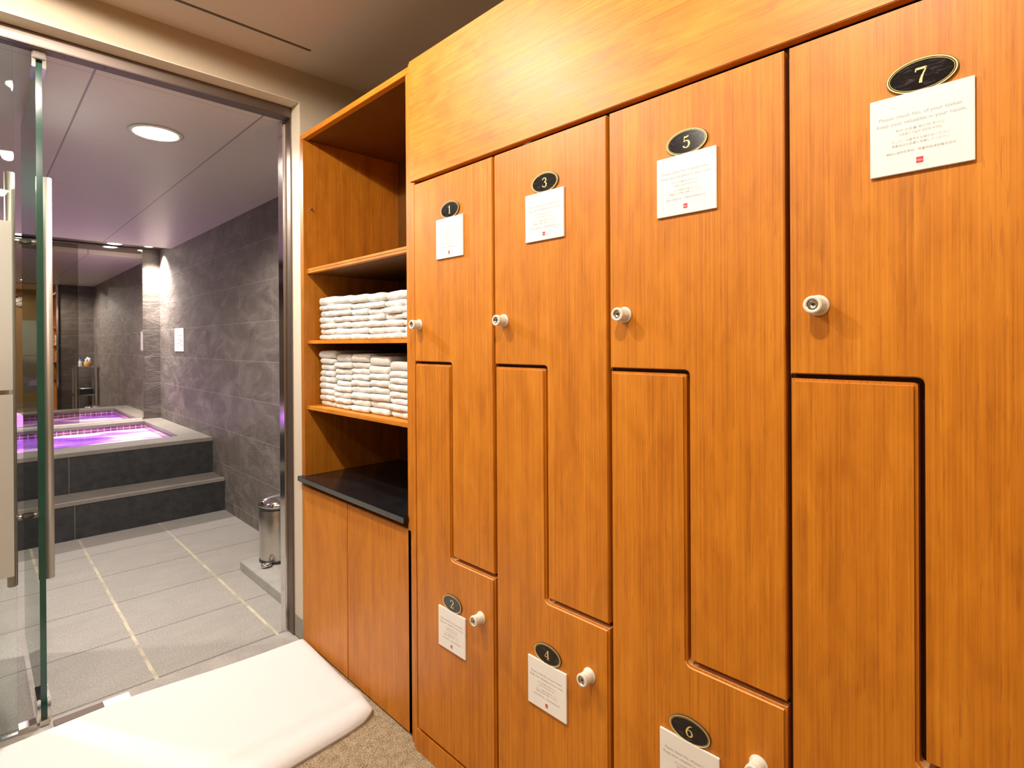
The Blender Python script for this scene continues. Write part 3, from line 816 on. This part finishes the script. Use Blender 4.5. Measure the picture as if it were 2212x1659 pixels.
# ------------------------------------------------------------------ ceiling slot and downlights
MB().box(-.40, .922, 2.0065, 2.0185, ZC-.0015, ZC-.0002, varied('slot_shadow', (.10, .075, .055), .7)).top('ceiling_slot', 'long thin dark air slot in the cream ceiling before the door', 'vent')
def downlight(x, y, z, r, lens, label, group, power, col, size=2.3, blend=.7, rad=.045, aim=None):
    d = thing('downlight', (x, y, z), label, 'ceiling light', group)
    MB().lathe([(r, -.0005), (r*1.22, -.001), (r*1.25, -.004), (r*1.05, -.007), (r, -.0035)], (x, y, z), 'z', 36, WHITEP, closed=False).part('trim_ring', d)
    MB().lathe([(r*.99, -.0006), (r*.97, -.003), (.002, -.004)], (x, y, z), 'z', 36, lens).part('lens', d)
    l = bpy.data.lights.new('downlight_lamp', 'SPOT'); l.energy = power; l.color = col; l.spot_size = size; l.spot_blend = blend; l.shadow_soft_size = rad
    o = bpy.data.objects.new('downlight_lamp', l); COL.objects.link(o); o.parent = d; o.location = (0, 0, -.012-rad*0)
    if aim: o.rotation_euler = aim
WARM = (1, .89, .76); WARM2 = (1, .92, .83)
gl = 'recessed downlights in the locker room ceiling'
downlight(.16, .33, ZC, .05, LAMPW, 'recessed ceiling light above locker 7', gl, 72, WARM, 3.10, .2, .03)
downlight(.16, 1.46, ZC, .05, LAMPW, 'recessed ceiling light above locker 1', gl, 72, WARM, 3.10, .2, .03)
downlight(.16, -.72, ZC, .05, LAMPW, 'recessed ceiling light behind the camera', gl, 32, WARM, 3.08, .3, .03)
downlight(-.85, 1.2, ZC, .05, LAMPW, 'recessed ceiling light by the left wall', gl, 32, WARM, 3.08, .3, .03)
downlight(-.06, 1.80, ZC, .05, LAMPW, 'recessed ceiling light close to the wall over the glass door', gl, 30, WARM, 3.10, .1, .03)
gb = 'recessed downlights in the bath ceiling'
downlight(.5935, 2.85, ZBC, .085, LAMPB, 'large bright recessed light in the bath ceiling just inside the door', gb, 175, WARM2, 2.9, .5, .05)
downlight(-.55, 3.6, ZBC, .06, LAMPB, 'recessed ceiling light at the left of the bath', gb, 150, WARM2, 2.9, .5, .05)
downlight(1.00, 6.50, 2.19, .055, LAMPB, 'recessed light above the right half of the mirror', gb, 110, WARM2, 2.6, .6, .04)
downlight(.322, 6.50, 2.19, .055, LAMPB, 'recessed light above the mirror beside the door handle', gb, 110, WARM2, 2.6, .6, .04)
downlight(1.275, 6.47, 2.19, .035, LAMPB, 'small recessed light in the corner above the wall sign', gb, 300, WARM2, 1.75, 1., .02, aim=(-.05, -.22, 0))
for x in (.3, -.6):
    l = bpy.data.lights.new('pool_lamp', 'POINT'); l.energy = 1.2; l.color = (.7, .3, 1); l.shadow_soft_size = .1
    o = bpy.data.objects.new('pool_lamp', l); COL.objects.link(o); o.location = (x, 5.8, WZ+.03); o.parent = pool; o.location = (x, .2, WZ+.05-BF)

# ------------------------------------------------------------------ world, camera
wd = bpy.data.worlds.new('world'); SC.world = wd; wd.use_nodes = True
wd.node_tree.nodes['Background'].inputs[0].default_value = (1, .9, .8, 1); wd.node_tree.nodes['Background'].inputs[1].default_value = .01
F, YAW, PIT, ROL, CY = 1190.7784, 44.4951, -.1601, -.3464, 744.9763
y, p, r = map(math.radians, (YAW, PIT, ROL))
fwv = Vector((math.sin(y)*math.cos(p), math.cos(y)*math.cos(p), math.sin(p)))
rt = Vector((math.cos(y), -math.sin(y), 0)); upv = rt.cross(fwv)
rt2 = rt*math.cos(r)+upv*math.sin(r); up2 = upv*math.cos(r)-rt*math.sin(r)
M = Matrix((rt2, up2, -fwv)).transposed().to_4x4(); M.translation = Vector((0, 0, CAMH))
cd = bpy.data.cameras.new('camera'); cam = bpy.data.objects.new('camera', cd); COL.objects.link(cam)
cam.matrix_world = M; cd.sensor_width = 36; cd.sensor_fit = 'HORIZONTAL'; cd.lens = F/2212*36
cd.shift_x = 0; cd.shift_y = -(829.5-CY)/2212
cd.clip_start = .02; cd.clip_end = 60
SC.camera = cam
SC.view_settings.view_transform = 'Standard'
SC.view_settings.look = 'None'
SC.view_settings.exposure = 0.0
SC.cycles.max_bounces = 12; SC.cycles.glossy_bounces = 6; SC.cycles.transparent_max_bounces = 16; SC.cycles.diffuse_bounces = 4
SC.cycles.sample_clamp_indirect = 6
SC.cycles.use_denoising = True
